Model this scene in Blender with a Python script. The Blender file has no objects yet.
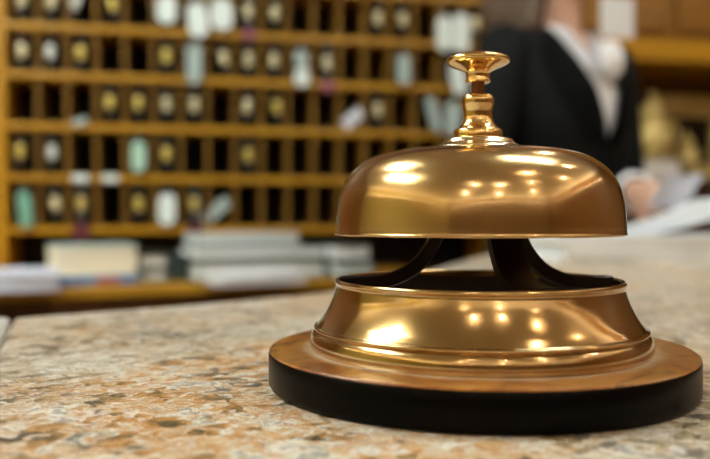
import bpy, bmesh, math, random
from math import sin, cos, pi, radians, sqrt, asin, atan2
from mathutils import Vector, Matrix

random.seed(7)
scene = bpy.context.scene
COL = scene.collection

# ---------------------------------------------------------------- frame
# The room is axis aligned; the camera stands at (0,0) turned 11.8 deg to the right.
YAW = radians(11.8)
CY, SY = cos(YAW), sin(YAW)
TOP = 1.0                 # counter top
EYE = TOP + 0.0513        # lens height
F = 810.0


def G(x, y):
    """ground point given as (sideways, ahead) of the lens -> room x, y"""
    return (CY * x + SY * y, -SY * x + CY * y)


def P(px, y, py):
    """room point seen at pixel px, py at a depth y ahead of the lens"""
    gx, gy = G((px - 355) / F * y, y)
    return Vector((gx, gy, EYE + (218 - py) / F * y))


# ---------------------------------------------------------------- materials
def lin(c):
    return c / 12.92 if c <= 0.04045 else ((c + 0.055) / 1.055) ** 2.4


def rgb(h):
    h = h.lstrip('#')
    return tuple(lin(int(h[i:i + 2], 16) / 255) for i in (0, 2, 4)) + (1.0,)


def tone(r, g, b):
    return (lin(r / 255), lin(g / 255), lin(b / 255), 1.0)


MATS = {}


def new_mat(name):
    m = bpy.data.materials.new(name)
    m.use_nodes = True
    nt = m.node_tree
    return m, nt, nt.nodes['Principled BSDF']


def mix_color(nt, fac, a, b, mode='MIX'):
    n = nt.nodes.new('ShaderNodeMix')
    n.data_type = 'RGBA'
    n.blend_type = mode
    for sock, v in ((n.inputs[0], fac), (n.inputs[6], a), (n.inputs[7], b)):
        if hasattr(v, 'links'):
            nt.links.new(v, sock)
        else:
            sock.default_value = v
    return n.outputs[2]


def ramp(nt, fac, stops, mode='LINEAR'):
    r = nt.nodes.new('ShaderNodeValToRGB')
    r.color_ramp.interpolation = mode
    e = r.color_ramp.elements
    while len(e) > 1:
        e.remove(e[-1])
    e[0].position, e[0].color = stops[0]
    for p, c in stops[1:]:
        k = e.new(p)
        k.color = c
    nt.links.new(fac, r.inputs[0])
    return r.outputs[0]


def coords(nt, scale=(1, 1, 1), rot=(0, 0, 0)):
    t = nt.nodes.new('ShaderNodeTexCoord')
    mp = nt.nodes.new('ShaderNodeMapping')
    mp.inputs['Scale'].default_value = scale
    mp.inputs['Rotation'].default_value = rot
    nt.links.new(t.outputs['Object'], mp.inputs[0])
    return mp.outputs[0]


def noise(nt, vec, scale, detail=3, rough=0.5, dist=0.0):
    n = nt.nodes.new('ShaderNodeTexNoise')
    n.inputs['Scale'].default_value = scale
    n.inputs['Detail'].default_value = detail
    n.inputs['Roughness'].default_value = rough
    n.inputs['Distortion'].default_value = dist
    nt.links.new(vec, n.inputs['Vector'])
    return n.outputs['Fac']


def voronoi(nt, vec, scale, feature='F1'):
    n = nt.nodes.new('ShaderNodeTexVoronoi')
    n.feature = feature
    n.inputs['Scale'].default_value = scale
    nt.links.new(vec, n.inputs['Vector'])
    return n


def plain(name, c1, c2=None, rough=0.5, metal=0.0, scale=40, bump=0.0, coat=0.0, stretch=(1, 1, 1), spec=0.5):
    """a surface that wanders between two close colours"""
    if name in MATS:
        return MATS[name]
    m, nt, b = new_mat(name)
    a1 = rgb(c1)
    a2 = rgb(c2) if c2 else tuple(v * 0.82 for v in a1[:3]) + (1,)
    v = coords(nt, stretch)
    f = noise(nt, v, scale, 4)
    nt.links.new(ramp(nt, f, [(0.3, a1), (0.7, a2)]), b.inputs['Base Color'])
    b.inputs['Roughness'].default_value = rough
    b.inputs['Metallic'].default_value = metal
    b.inputs['Coat Weight'].default_value = coat
    b.inputs['Specular IOR Level'].default_value = spec
    if bump:
        bn = nt.nodes.new('ShaderNodeBump')
        bn.inputs['Strength'].default_value = bump
        bn.inputs['Distance'].default_value = 0.002
        nt.links.new(f, bn.inputs['Height'])
        nt.links.new(bn.outputs[0], b.inputs['Normal'])
    MATS[name] = m
    return m


def wood(name, c1, c2, rough=0.35, axis=0, scale=6, coat=0.2):
    if name in MATS:
        return MATS[name]
    m, nt, b = new_mat(name)
    s = [7.0, 7.0, 7.0]
    s[axis] = 0.5
    v = coords(nt, tuple(s))
    f = noise(nt, v, scale, 6, 0.6, 0.6)
    nt.links.new(ramp(nt, f, [(0.28, rgb(c1)), (0.72, rgb(c2))]), b.inputs['Base Color'])
    b.inputs['Roughness'].default_value = rough
    b.inputs['Coat Weight'].default_value = coat
    b.inputs['Coat Roughness'].default_value = 0.15
    MATS[name] = m
    return m


def brass(name, c1, c2, r0=0.12, r1=0.3, scale=40, tarnish=None, coat=1.0):
    m, nt, b = new_mat(name)
    b.inputs['Coat Weight'].default_value = coat      # clear lacquer
    b.inputs['Coat Roughness'].default_value = 0.07
    v = coords(nt)
    f = noise(nt, v, scale, 2, 0.45)
    big = noise(nt, v, scale * 0.4, 2, 0.45)
    col = ramp(nt, big, [(0.15, rgb(c1)), (0.85, rgb(c2))], 'EASE')
    if tarnish:
        spots = ramp(nt, f, [(0.25, (0, 0, 0, 1)), (0.95, (1, 1, 1, 1))], 'EASE')
        col = mix_color(nt, spots, col, rgb(tarnish))
    nt.links.new(col, b.inputs['Base Color'])
    b.inputs['Metallic'].default_value = 1.0
    mr = nt.nodes.new('ShaderNodeMapRange')
    mr.inputs['From Min'].default_value = 0.1
    mr.inputs['From Max'].default_value = 0.9
    mr.inputs['To Min'].default_value = r0
    mr.inputs['To Max'].default_value = r1
    nt.links.new(f, mr.inputs['Value'])
    nt.links.new(mr.outputs[0], b.inputs['Roughness'])
    # fine scratches in the polish
    fs = noise(nt, coords(nt, (1, 1, 6)), 260, 2)
    bn = nt.nodes.new('ShaderNodeBump')
    bn.inputs['Strength'].default_value = 0.02
    bn.inputs['Distance'].default_value = 0.0004
    nt.links.new(fs, bn.inputs['Height'])
    nt.links.new(bn.outputs[0], b.inputs['Normal'])
    MATS[name] = m
    return m


def granite():
    m, nt, b = new_mat('granite')
    v0 = coords(nt)
    wob = nt.nodes.new('ShaderNodeTexNoise')
    wob.inputs['Scale'].default_value = 120
    wob.inputs['Detail'].default_value = 3
    nt.links.new(v0, wob.inputs['Vector'])
    add = nt.nodes.new('ShaderNodeVectorMath')
    add.operation = 'MULTIPLY_ADD'
    nt.links.new(wob.outputs['Color'], add.inputs[0])
    add.inputs[1].default_value = (0.011, 0.011, 0.011)
    nt.links.new(v0, add.inputs[2])
    v = add.outputs[0]
    cells = voronoi(nt, v, 195)
    sep = nt.nodes.new('ShaderNodeSeparateColor')
    nt.links.new(cells.outputs['Color'], sep.inputs[0])
    soft = noise(nt, v, 72, 7, 0.72, 0.3)
    mm = nt.nodes.new('ShaderNodeMath')
    mm.operation = 'MULTIPLY_ADD'
    nt.links.new(sep.outputs[0], mm.inputs[0])
    mm.inputs[1].default_value = 0.60
    mm2 = nt.nodes.new('ShaderNodeMath')
    mm2.operation = 'MULTIPLY_ADD'
    nt.links.new(soft, mm2.inputs[0])
    mm2.inputs[1].default_value = 2.0
    mm2.inputs[2].default_value = -0.80
    nt.links.new(mm2.outputs[0], mm.inputs[2])
    warm = ramp(nt, mm.outputs[0], [(0.05, tone(70, 66, 52)), (0.18, tone(122, 98, 60)), (0.30, tone(178, 124, 64)), (0.42, tone(194, 158, 114)), (0.50, tone(204, 193, 173)),
                                    (0.60, tone(176, 118, 58)), (0.70, tone(190, 172, 142)), (0.82, tone(212, 206, 192)), (0.92, tone(128, 124, 114)), (1.0, tone(188, 180, 164))])
    pale = ramp(nt, mm.outputs[0], [(0.05, tone(76, 73, 64)), (0.18, tone(126, 117, 96)), (0.30, tone(160, 145, 116)), (0.42, tone(184, 172, 150)), (0.50, tone(210, 204, 192)),
                                    (0.60, tone(158, 142, 114)), (0.70, tone(194, 186, 170)), (0.82, tone(216, 211, 203)), (0.92, tone(132, 131, 126)), (1.0, tone(192, 188, 180))])
    region = noise(nt, v0, 9, 3, 0.5, 0.5)
    reg = ramp(nt, region, [(0.38, (0, 0, 0, 1)), (0.60, (1, 1, 1, 1))])
    col = mix_color(nt, reg, warm, pale)
    # dark mica flecks gathered in drifts
    fleck = noise(nt, v, 210, 3, 0.6)
    drift = noise(nt, v0, 17, 3, 0.6, 1.0)
    mul = nt.nodes.new('ShaderNodeMath')
    mul.operation = 'MULTIPLY'
    nt.links.new(fleck, mul.inputs[0])
    nt.links.new(drift, mul.inputs[1])
    dk = ramp(nt, mul.outputs[0], [(0.28, (0, 0, 0, 1)), (0.35, (.9, .9, .9, 1))])
    col = mix_color(nt, dk, col, rgb('#5b554b'))
    qz = ramp(nt, noise(nt, v, 150, 2, 0.5), [(0.60, (0, 0, 0, 1)), (0.68, (.8, .8, .8, 1))])
    col = mix_color(nt, qz, col, rgb('#d6cec2'))
    nt.links.new(col, b.inputs['Base Color'])
    b.inputs['Roughness'].default_value = 0.3
    b.inputs['Specular IOR Level'].default_value = 0.4
    MATS['granite'] = m
    return m


def burl():
    m, nt, b = new_mat('varnished_burl')
    v = coords(nt)
    f = noise(nt, v, 45, 5, 0.6, 1.2)
    col = ramp(nt, f, [(0.32, tone(86, 46, 12)), (0.46, tone(150, 90, 34)), (0.58, tone(176, 120, 54)), (0.70, tone(108, 66, 26))])
    # chalky polish left round the foot of the brass skirt
    t = nt.nodes.new('ShaderNodeVectorMath')
    t.operation = 'LENGTH'
    flat = nt.nodes.new('ShaderNodeVectorMath')
    flat.operation = 'MULTIPLY'
    flat.inputs[1].default_value = (1, 1, 0)
    nt.links.new(v, flat.inputs[0])
    nt.links.new(flat.outputs[0], t.inputs[0])
    wob = noise(nt, v, 110, 4, 0.7)
    ma = nt.nodes.new('ShaderNodeMath')
    ma.operation = 'MULTIPLY_ADD'
    nt.links.new(wob, ma.inputs[0])
    ma.inputs[1].default_value = 0.006
    nt.links.new(t.outputs['Value'], ma.inputs[2])
    res = ramp(nt, ma.outputs[0], [(0.0, (1, 1, 1, 1)), (0.0553, (1, 1, 1, 1)), (0.0568, (0, 0, 0, 1))])
    col = mix_color(nt, res, col, rgb('#cdb79c'))
    nt.links.new(col, b.inputs['Base Color'])
    b.inputs['Roughness'].default_value = 0.3
    b.inputs['Coat Weight'].default_value = 0.6
    b.inputs['Coat Roughness'].default_value = 0.12
    return m


def emit(name, c, strength):
    m, nt, b = new_mat(name)
    b.inputs['Base Color'].default_value = rgb(c)
    v = coords(nt)
    f = noise(nt, v, 3, 1)
    nt.links.new(ramp(nt, f, [(0.3, rgb(c)), (0.7, tuple(x * 0.96 for x in rgb(c)[:3]) + (1,))]), b.inputs['Emission Color'])
    b.inputs['Emission Strength'].default_value = strength
    MATS[name] = m
    return m


# ---------------------------------------------------------------- mesh helpers
def link(name, bm, mat, parent=None, loc=None, rot=0.0, smooth=None):
    bmesh.ops.recalc_face_normals(bm, faces=bm.faces)
    me = bpy.data.meshes.new(name)
    bm.to_mesh(me)
    bm.free()
    me.materials.append(mat)
    if smooth is not None:
        for p in me.polygons:
            p.use_smooth = True
        me.set_sharp_from_angle(angle=radians(smooth))
    o = bpy.data.objects.new(name, me)
    COL.objects.link(o)
    if parent:
        o.parent = parent
    if loc is not None:
        o.location = loc
    o.rotation_euler.z = rot
    return o


def thing(name, label, cat, loc=(0, 0, 0), rot=0.0, group=None):
    o = bpy.data.objects.new(name, None)
    COL.objects.link(o)
    o.empty_display_size = 0.02
    o.location = loc
    o.rotation_euler.z = rot
    return tag(o, label, cat, group)


def tag(o, label, cat, group=None):
    o['label'] = label
    o['category'] = cat
    if group:
        o['group'] = group
    return o


def struct(name, bm, mat, **k):
    o = link(name, bm, mat, **k)
    o['kind'] = 'structure'
    return o


def copy_tree(o, parent=None):
    c = o.copy()
    COL.objects.link(c)
    if parent:
        c.parent = parent
    for ch in list(o.children):
        copy_tree(ch, c)
    return c


def box(bm, x0, x1, y0, y1, z0, z1, bevel=0.0, mtx=None):
    r = bmesh.ops.create_cube(bm, size=1)
    vs = r['verts']
    for v in vs:
        v.co = Vector(((v.co.x + .5) * (x1 - x0) + x0, (v.co.y + .5) * (y1 - y0) + y0, (v.co.z + .5) * (z1 - z0) + z0))
    if bevel:
        es = list({e for v in vs for e in v.link_edges})
        r2 = bmesh.ops.bevel(bm, geom=es, offset=bevel, segments=2, profile=0.6, affect='EDGES')
        vs = list({v for f in r2['faces'] for v in f.verts} | {v for v in vs if v.is_valid})
    if mtx is not None:
        bmesh.ops.transform(bm, matrix=mtx, verts=vs)
    return vs


def spline(pts, n=6):
    """Catmull-Rom through the points"""
    out = []
    pts = [Vector(p) for p in pts]
    q = [pts[0] * 2 - pts[1]] + pts + [pts[-1] * 2 - pts[-2]]
    for i in range(1, len(q) - 2):
        a, b, c, d = q[i - 1:i + 3]
        for k in range(n):
            t = k / n
            out.append(0.5 * ((2 * b) + (c - a) * t + (2 * a - 5 * b + 4 * c - d) * t * t + (3 * b - a - 3 * c + d) * t ** 3))
    out.append(pts[-1])
    return out


def lathe(bm, prof, n=128, closed=False, mtx=None, sx=1.0, sy=1.0):
    """turn a profile of (r, z) about z"""
    rings, allv = [], []
    for p in prof:
        r, z = p[0], p[1]
        if r < 1e-6:
            ring = [bm.verts.new((0, 0, z))]
        else:
            ring = [bm.verts.new((r * cos(2 * pi * i / n) * sx, r * sin(2 * pi * i / n) * sy, z)) for i in range(n)]
        rings.append(ring)
        allv += ring
    pairs = list(zip(rings, rings[1:]))
    if closed:
        pairs.append((rings[-1], rings[0]))
    for a, b in pairs:
        for i in range(n):
            j = (i + 1) % n
            if len(a) == 1 and len(b) == 1:
                continue
            if len(a) == 1:
                bm.faces.new((a[0], b[i], b[j]))
            elif len(b) == 1:
                bm.faces.new((a[i], a[j], b[0]))
            else:
                bm.faces.new((a[i], a[j], b[j], b[i]))
    if mtx is not None:
        bmesh.ops.transform(bm, matrix=mtx, verts=allv)
    return allv


def loft(bm, rings, cap=True, close=True):
    vr = [[bm.verts.new(p) for p in r] for r in rings]
    n = len(vr[0])
    for a, b in zip(vr, vr[1:]):
        for i in range(n if close else n - 1):
            j = (i + 1) % n
            bm.faces.new((a[i], a[j], b[j], b[i]))
    if cap and close:
        bm.faces.new(list(reversed(vr[0])))
        bm.faces.new(vr[-1])
    return vr


def tube(bm, path, radii, n=12, squash=1.0, up=None, capends=True):
    """round bar along a path; squash flattens it across `up`"""
    path = [Vector(p) for p in path]
    if not hasattr(radii, '__len__'):
        radii = [radii] * len(path)
    rings = []
    ref = Vector(up) if up is not None else None
    side = None
    for i, p in enumerate(path):
        t = (path[min(i + 1, len(path) - 1)] - path[max(i - 1, 0)]).normalized()
        if ref is None:
            ref = Vector((0, 0, 1)) if abs(t.z) < 0.9 else Vector((1, 0, 0))
        s = t.cross(ref)
        if s.length < 1e-4:
            s = side if side is not None else t.orthogonal()
        s.normalize()
        side = s
        u = s.cross(t).normalized()
        if up is None:
            ref = u
        r = radii[i]
        rings.append([p + s * cos(2 * pi * k / n) * r + u * sin(2 * pi * k / n) * r * squash for k in range(n)])
    return loft(bm, rings, cap=capends)


def ball(bm, c, r, scale=(1, 1, 1), mtx=None, u=20, v=12):
    ret = bmesh.ops.create_uvsphere(bm, u_segments=u, v_segments=v, radius=r)
    vs = ret['verts']
    M = Matrix.Translation(Vector(c)) @ (mtx.to_4x4() if mtx is not None else Matrix.Identity(4)) @ Matrix.Diagonal((*scale, 1))
    bmesh.ops.transform(bm, matrix=M, verts=vs)
    return vs


def prism(bm, pts, z0, z1, bevel=0.0):
    lo = [bm.verts.new((p[0], p[1], z0)) for p in pts]
    hi = [bm.verts.new((p[0], p[1], z1)) for p in pts]
    n = len(pts)
    top = bm.faces.new(hi)
    bm.faces.new(list(reversed(lo)))
    for i in range(n):
        j = (i + 1) % n
        bm.faces.new((lo[i], lo[j], hi[j], hi[i]))
    if bevel:
        bmesh.ops.bevel(bm, geom=list(top.edges), offset=bevel, segments=3, profile=0.5, affect='EDGES')


def inset(pts, d):
    """polygon (counter-clockwise) moved inwards by d"""
    out = []
    n = len(pts)
    for i in range(n):
        p0, p1, p2 = Vector(pts[i - 1]), Vector(pts[i]), Vector(pts[(i + 1) % n])
        a, b = (p1 - p0).normalized(), (p2 - p1).normalized()
        na, nb = Vector((-a.y, a.x)), Vector((-b.y, b.x))
        k = (na + nb)
        k = k / max(0.5, k.length_squared / 2) if k.length > 1e-6 else na
        out.append(p1 + k * d)
    return out


B = bmesh.new

# ---------------------------------------------------------------- palette
M_granite = granite()
M_grey_stone = plain('pale_grey_stone', '#cfcdc8', '#b9b6b0', 0.35, scale=120)
M_burl = burl()
M_black = plain('black_lacquer', '#070403', '#040302', 0.3, scale=60, spec=0.08)
M_dome = brass('dome_brass', '#d8b880', '#c49c62', 0.13, 0.27, 55, '#b0884f')
M_skirt = brass('skirt_brass', '#d6b57a', '#bc9459', 0.09, 0.25, 60, '#8a683a')
M_knob = brass('polished_brass', '#ecc67c', '#d6aa60', 0.10, 0.20, 80)
M_ring = brass('bright_washer_brass', '#f4e8c8', '#e9d8ae', 0.12, 0.22, 80)
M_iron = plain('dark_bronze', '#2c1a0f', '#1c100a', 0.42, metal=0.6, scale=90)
M_rod = plain('tarnished_copper', '#7a4a26', '#5e371b', 0.35, metal=0.9, scale=120)
M_oak = wood('golden_oak', '#c8930f', '#ab7808', 0.4, 0)
M_oak_v = wood('golden_oak_upright', '#c48f10', '#a87608', 0.4, 2)
M_divider = wood('divider_oak', '#8a6208', '#6b4a05', 0.7, 2, coat=0)
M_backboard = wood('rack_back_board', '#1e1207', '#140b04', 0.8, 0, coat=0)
M_desk = wood('desk_oak', '#c9952a', '#ad7c1c', 0.35, 0)
M_deskdark = wood('desk_front_oak', '#6d4413', '#55330d', 0.5, 0)
M_cabinet = wood('cabinet_wood', '#9c6a1a', '#7f5310', 0.4, 0)
M_credenza = wood('credenza_walnut', '#4a3526', '#37261a', 0.45, 0)
M_panel = wood('wall_panel_wood', '#7a4d16', '#613a0e', 0.45, 2)
M_panelr = wood('reddish_wall_wood', '#9c7342', '#845c32', 0.45, 2)
M_tan = plain('tan_plaster', '#c4b670', '#b8a862', 0.8, scale=2)
M_tanw = plain('warm_cream_plaster', '#886a40', '#785a34', 0.8, scale=2)
M_ceil = plain('ceiling_plaster', '#efeade', '#e8e2d4', 0.9, scale=3)
M_floor = plain('marble_floor', '#9a8468', '#84705a', 0.3, scale=3)
M_white = plain('white_paper', '#eef0f2', '#e4e7ea', 0.7, scale=30)
M_lav = plain('cool_white_paper', '#e0e2ee', '#d2d5e4', 0.7, scale=30)
M_pages = plain('cream_pages', '#f6f0dc', '#ece2c8', 0.8, scale=8, stretch=(1, 1, 60))
M_wpages = plain('white_pages', '#fbffff', '#f0f5f5', 0.8, scale=8, stretch=(1, 1, 60))
M_gpages = plain('greyish_pages', '#e2eae8', '#ced8d6', 0.8, scale=8, stretch=(1, 1, 60))
M_skin = plain('skin', '#dcb09a', '#d0a28a', 0.5, scale=20)
M_jacket = plain('black_wool', '#0b0e10', '#07090b', 0.8, scale=200, bump=0.1, spec=0.2)
M_blouse = plain('white_cotton', '#f2f2f4', '#e8e8ec', 0.8, scale=60)
M_hair = plain('brown_hair', '#6a5442', '#4a392c', 0.5, scale=30, stretch=(6, 6, 0.6))
M_gilt = plain('aged_gilt', '#e2cd8a', '#c2a55c', 0.45, metal=0.2, scale=18)
M_fobbrass = plain('fob_brass', '#f0da7c', '#dcc05a', 0.35, metal=0.35, scale=60)
M_fobpale = plain('fob_pale_brass', '#f2e8c0', '#e0d2a0', 0.4, metal=0.2, scale=60)
M_fobwhite = plain('fob_white', '#eef2ea', '#dae0d8', 0.4, scale=60)
M_rubber = plain('fob_rubber', '#1c1812', '#12100c', 0.6, scale=60)
M_tassel = plain('fob_tassel', '#4a443e', '#393430', 0.8, scale=80)
M_steel = plain('hook_steel', '#b9b2a2', '#a09884', 0.3, metal=1.0, scale=60)

# ---------------------------------------------------------------- the room
XL, XR, YF, YB, H = -3.4, 3.0, -3.6, 2.58, 2.75


def quad_wall(name, x0, x1, y0, y1, z0, z1, m):
    bm = B()
    box(bm, x0, x1, y0, y1, z0, z1)
    return struct(name, bm, m)


quad_wall('floor', XL - .1, XR + .1, YF - .1, YB + .1, -.08, 0, M_floor)
quad_wall('ceiling', XL - .1, XR + .1, YF - .1, YB + .1, H, H + .08, M_ceil)
quad_wall('wall_back', XL - .1, XR + .1, YB, YB + .1, 0, H, M_panel)
quad_wall('wall_front', XL - .1, XR + .1, YF - .1, YF, 0, H, M_tanw)
quad_wall('wall_left', XL - .1, XL, YF, YB, 0, H, M_tan)
quad_wall('wall_right', XR, XR + .1, YF, YB, 0, H, M_panelr)
quad_wall('baseboard_back', XL, XR, YB - .015, YB, 0, .12, M_deskdark)

# ---------------------------------------------------------------- ceiling lights
PANEL = emit('panel_diffuser', '#eef9f8', 25.0)
SPOT = emit('downlight_glow', '#ffeeda', 700.0)
M_trim = plain('white_metal', '#e9e6df', '#dedbd2', 0.4, scale=40)


def panel_light(x, y, sx, sy, label):
    t = thing('ceiling_panel_light', label, 'ceiling light', (x, y, H), 0, 'panel lights over the desk')
    bm = B()
    for s in (-1, 1):
        box(bm, s * sx / 2 - .02, s * sx / 2 + .02, -sy / 2 - .02, sy / 2 + .02, -.03, 0)
        box(bm, -sx / 2 + .02, sx / 2 - .02, s * sy / 2 - .02, s * sy / 2 + .02, -.03, 0)
    link('light_frame', bm, M_trim, t)
    bm = B()
    box(bm, -sx / 2 + .02, sx / 2 - .02, -sy / 2 + .02, sy / 2 - .02, -.02, -.005)
    link('diffuser', bm, PANEL, t)
    return t


px, py = G(-1.75, 0.25)
panel_light(px, py, .7, 1.1, 'square white light panel in the ceiling, left of the bell')
px, py = G(-1.0, 1.05)
panel_light(px, py, .5, .7, 'white light panel in the ceiling in front of the key rack')
px, py = G(0.75, 0.75)
panel_light(px, py, .7, .35, 'white light panel in the ceiling above the counter bend')


def downlight(x, y, label, proto=[None]):
    if proto[0] is None:
        t = thing('ceiling_downlight', label, 'ceiling light', (x, y, H), 0, 'small round lobby downlights')
        bm = B()
        lathe(bm, [(.045, -.002), (.048, -.012), (.065, -.008), (.068, 0), (.045, 0)], 32, closed=True)
        link('light_frame', bm, M_trim, t, smooth=40)
        bm = B()
        lathe(bm, [(0, -.008), (.020, -.008), (.020, -.001), (0, -.001)], 32)
        link('lamp_face', bm, SPOT, t)
        proto[0] = t
        return t
    t = copy_tree(proto[0])
    t.location = (x, y, H)
    t['label'] = label
    return t


FILL = emit('fill_strip', '#fdf8e6', 15.0)  # unseen strips added only to brighten the ceiling for the brass


def fill(x0, x1, y0, y1, label):
    t = thing('fill_light', label, 'cove light', ((x0 + x1) / 2, (y0 + y1) / 2, 2.3), 0, 'cove lights added along the walls')
    dx, dy = (x1 - x0) / 2, (y1 - y0) / 2
    bm = B()
    box(bm, -dx, dx, -dy, dy, 0, .03, .004)
    link('ledge', bm, M_trim, t)
    bm = B()
    box(bm, -dx + .03, dx - .03, -dy + .03, dy - .03, .03, .05)
    link('glow_strip', bm, FILL, t)


fill(XL + .3, XR - .3, YF, YF + .16, 'cove ledge added to brighten the ceiling, along the lobby wall behind the lens')
fill(XL, XL + .16, YF + .3, YB - .3, 'cove ledge added to brighten the ceiling, along the left wall')
fill(XR - .16, XR, YF + .3, 1.2, 'cove ledge added to brighten the ceiling, along the right wall')

DL = [(-0.35, -1.7), (0.45, -1.8), (1.35, -1.25), (0.9, -0.45), (2.0, -0.2), (1.5, 0.9), (-0.9, -2.6), (0.5, -2.9), (1.9, -2.2), (0.95, 1.9)]  # last entry is an added lamp that brightens the white notice and cabinet
for i, (x, y) in enumerate(DL):
    gx, gy = G(x, y)
    gx = min(gx, XR - .2)
    downlight(gx, gy, 'small round downlight in the lobby ceiling')

# ---------------------------------------------------------------- the counter
inner = [(-.1754, .4157), (-.1136, .4625), (-.066, .509), (-.0154, .566), (.04, .68), (.089, .835), (.135, .98),
         (.19, 1.14), (.27, 1.29), (.42, 1.375), (.62, 1.41), (1.5, 1.50)]
inner = [tuple(v) for v in spline([(*p, 0) for p in inner], 4)]
inner = [(v[0], v[1]) for v in inner]
cpoly = [(.083, -.3), (1.5, -.3)] + list(reversed(inner))
cpoly = [Vector(G(*p)) for p in cpoly]
ct = thing('granite_counter', 'polished speckled granite reception counter bending round the desk, carrying the bell', 'counter', (*G(.4, .5), 0))
off = ct.location.xy
bm = B()
prism(bm, [p - off for p in cpoly], TOP - .035, TOP, 0.003)
link('granite_top', bm, M_granite, ct, smooth=30)
bm = B()
prism(bm, inset([p - off for p in cpoly], .035), 0, TOP - .035)
link('counter_body', bm, M_deskdark, ct)

fpoly = [Vector(G(*p)) for p in [(-.1768, .4150), (-.80, .425), (-.80, -.3), (.080, -.3)]]
ft = thing('counter_flap', 'pale grey stone slab adjoining the granite at the left edge', 'counter', (*G(-.5, .2), 0))
off = ft.location.xy
bm = B()
prism(bm, [p - off for p in fpoly], TOP - .035, TOP + .0005, 0.003)
link('stone_top', bm, M_grey_stone, ft, smooth=30)
bm = B()
prism(bm, inset([p - off for p in fpoly], .035), 0, TOP - .035)
link('flap_body', bm, M_deskdark, ft)

# ---------------------------------------------------------------- the bell
BX, BY = G(.256 * sin(radians(8.6)), .256 * cos(radians(8.6)))
bell = thing('desk_bell', 'brass reception call bell on a round black-edged wooden base on the granite counter', 'bell', (BX, BY, TOP))
DZ = .0113   # top of the wooden disc

bm = B()
lathe(bm, [(0, 0), (.0632, 0), (.0645, .0006), (.0650, .0016), (.0650, .0100), (.0646, .0106), (0, .0106)])
link('base_disc', bm, M_black, bell, smooth=35)
bm = B()
lathe(bm, [(0, .0106), (.0646, .0106), (.0648, .0109), (.0644, .0113), (.0638, DZ), (0, DZ)])
link('base_veneer', bm, M_burl, bell, smooth=30)['label'] = 'orange-brown varnished wooden top of the base'

# flared brass skirt with a bead near the foot and a rolled lip
out = spline([(.0519, 0, 0), (.0523, .0012, 0), (.0522, .0030, 0), (.0516, .0047, 0), (.0509, .0054, 0)], 4)
out += spline([(.0506, .0056, 0), (.0511, .0061, 0), (.0510, .0067, 0), (.0503, .0070, 0)], 4)
out += spline([(.0500, .0073, 0), (.0484, .0095, 0), (.0467, .0125, 0), (.0452, .0158, 0), (.0442, .0190, 0)], 6)
out += spline([(.0443, .0195, 0), (.0446, .0202, 0), (.0443, .0209, 0), (.0437, .0211, 0), (.0431, .0206, 0)], 4)
inn = spline([(.0428, .0190, 0), (.0438, .0158, 0), (.0453, .0125, 0), (.0470, .0095, 0), (.0488, .0065, 0), (.0505, 0, 0)], 4)
bm = B()
lathe(bm, [(p.x, p.y + DZ) for p in out + inn], closed=True)
link('skirt', bm, M_skirt, bell, smooth=50)
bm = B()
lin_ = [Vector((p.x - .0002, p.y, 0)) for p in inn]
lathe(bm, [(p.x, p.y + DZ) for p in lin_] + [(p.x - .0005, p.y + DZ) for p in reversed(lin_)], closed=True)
link('skirt_inner_shade', bm, M_iron, bell, smooth=50)['label'] = 'inside of the skirt, shade under the dome put into its dark colour'  # dark inner layer: shade under the dome painted as colour

# dome: heights over the disc (rim .0348)
E = .0400
dome_out = [(.0440, -.0053), (.0445, -.0052), (.0446, -.0047), (.0444, -.0041), (.04435, -.002), (.0441, .0015), (.0434, .0060), (.0420, .0103),
            (.0397, .0139), (.0362, .0170), (.0318, .0192), (.0260, .0206), (.0197, .0212), (.0138, .0214)]
dome_in = [(.0122, .0202), (.0197, .0200), (.0260, .0194), (.0314, .0180), (.0354, .0159), (.0387, .0129), (.0408, .0097), (.0422, .0058),
           (.0429, .0015), (.0432, -.002), (.0434, -.0048)]
bm = B()
pr = [(p.x, p.y + E + DZ) for p in spline([(a, b, 0) for a, b in dome_out], 5)]
pr += [(0.0122, .0216 + E + DZ)]
pr += [(p.x, p.y + E + DZ) for p in spline([(a, b, 0) for a, b in dome_in], 5)]
lathe(bm, pr, closed=True, n=160)
link('dome', bm, M_dome, bell, smooth=60)

# stepped bright washer on the crown
bm = B()
pr = spline([(.0143, .0204, 0), (.0142, .0213, 0), (.0136, .0221, 0), (.0124, .0228, 0)], 4) + \
    spline([(.0116, .0231, 0), (.0110, .0237, 0), (.0104, .0244, 0), (.0092, .0248, 0)], 4)
lathe(bm, [(0, .0200 + E + DZ), (.0130, .0200 + E + DZ)] + [(p.x, p.y + E + DZ) for p in pr] + [(0, .0251 + E + DZ)], n=96)
link('crown_washer', bm, M_ring, bell, smooth=50)['label'] = 'bright pale stepped washer on the crown of the dome'

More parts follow.
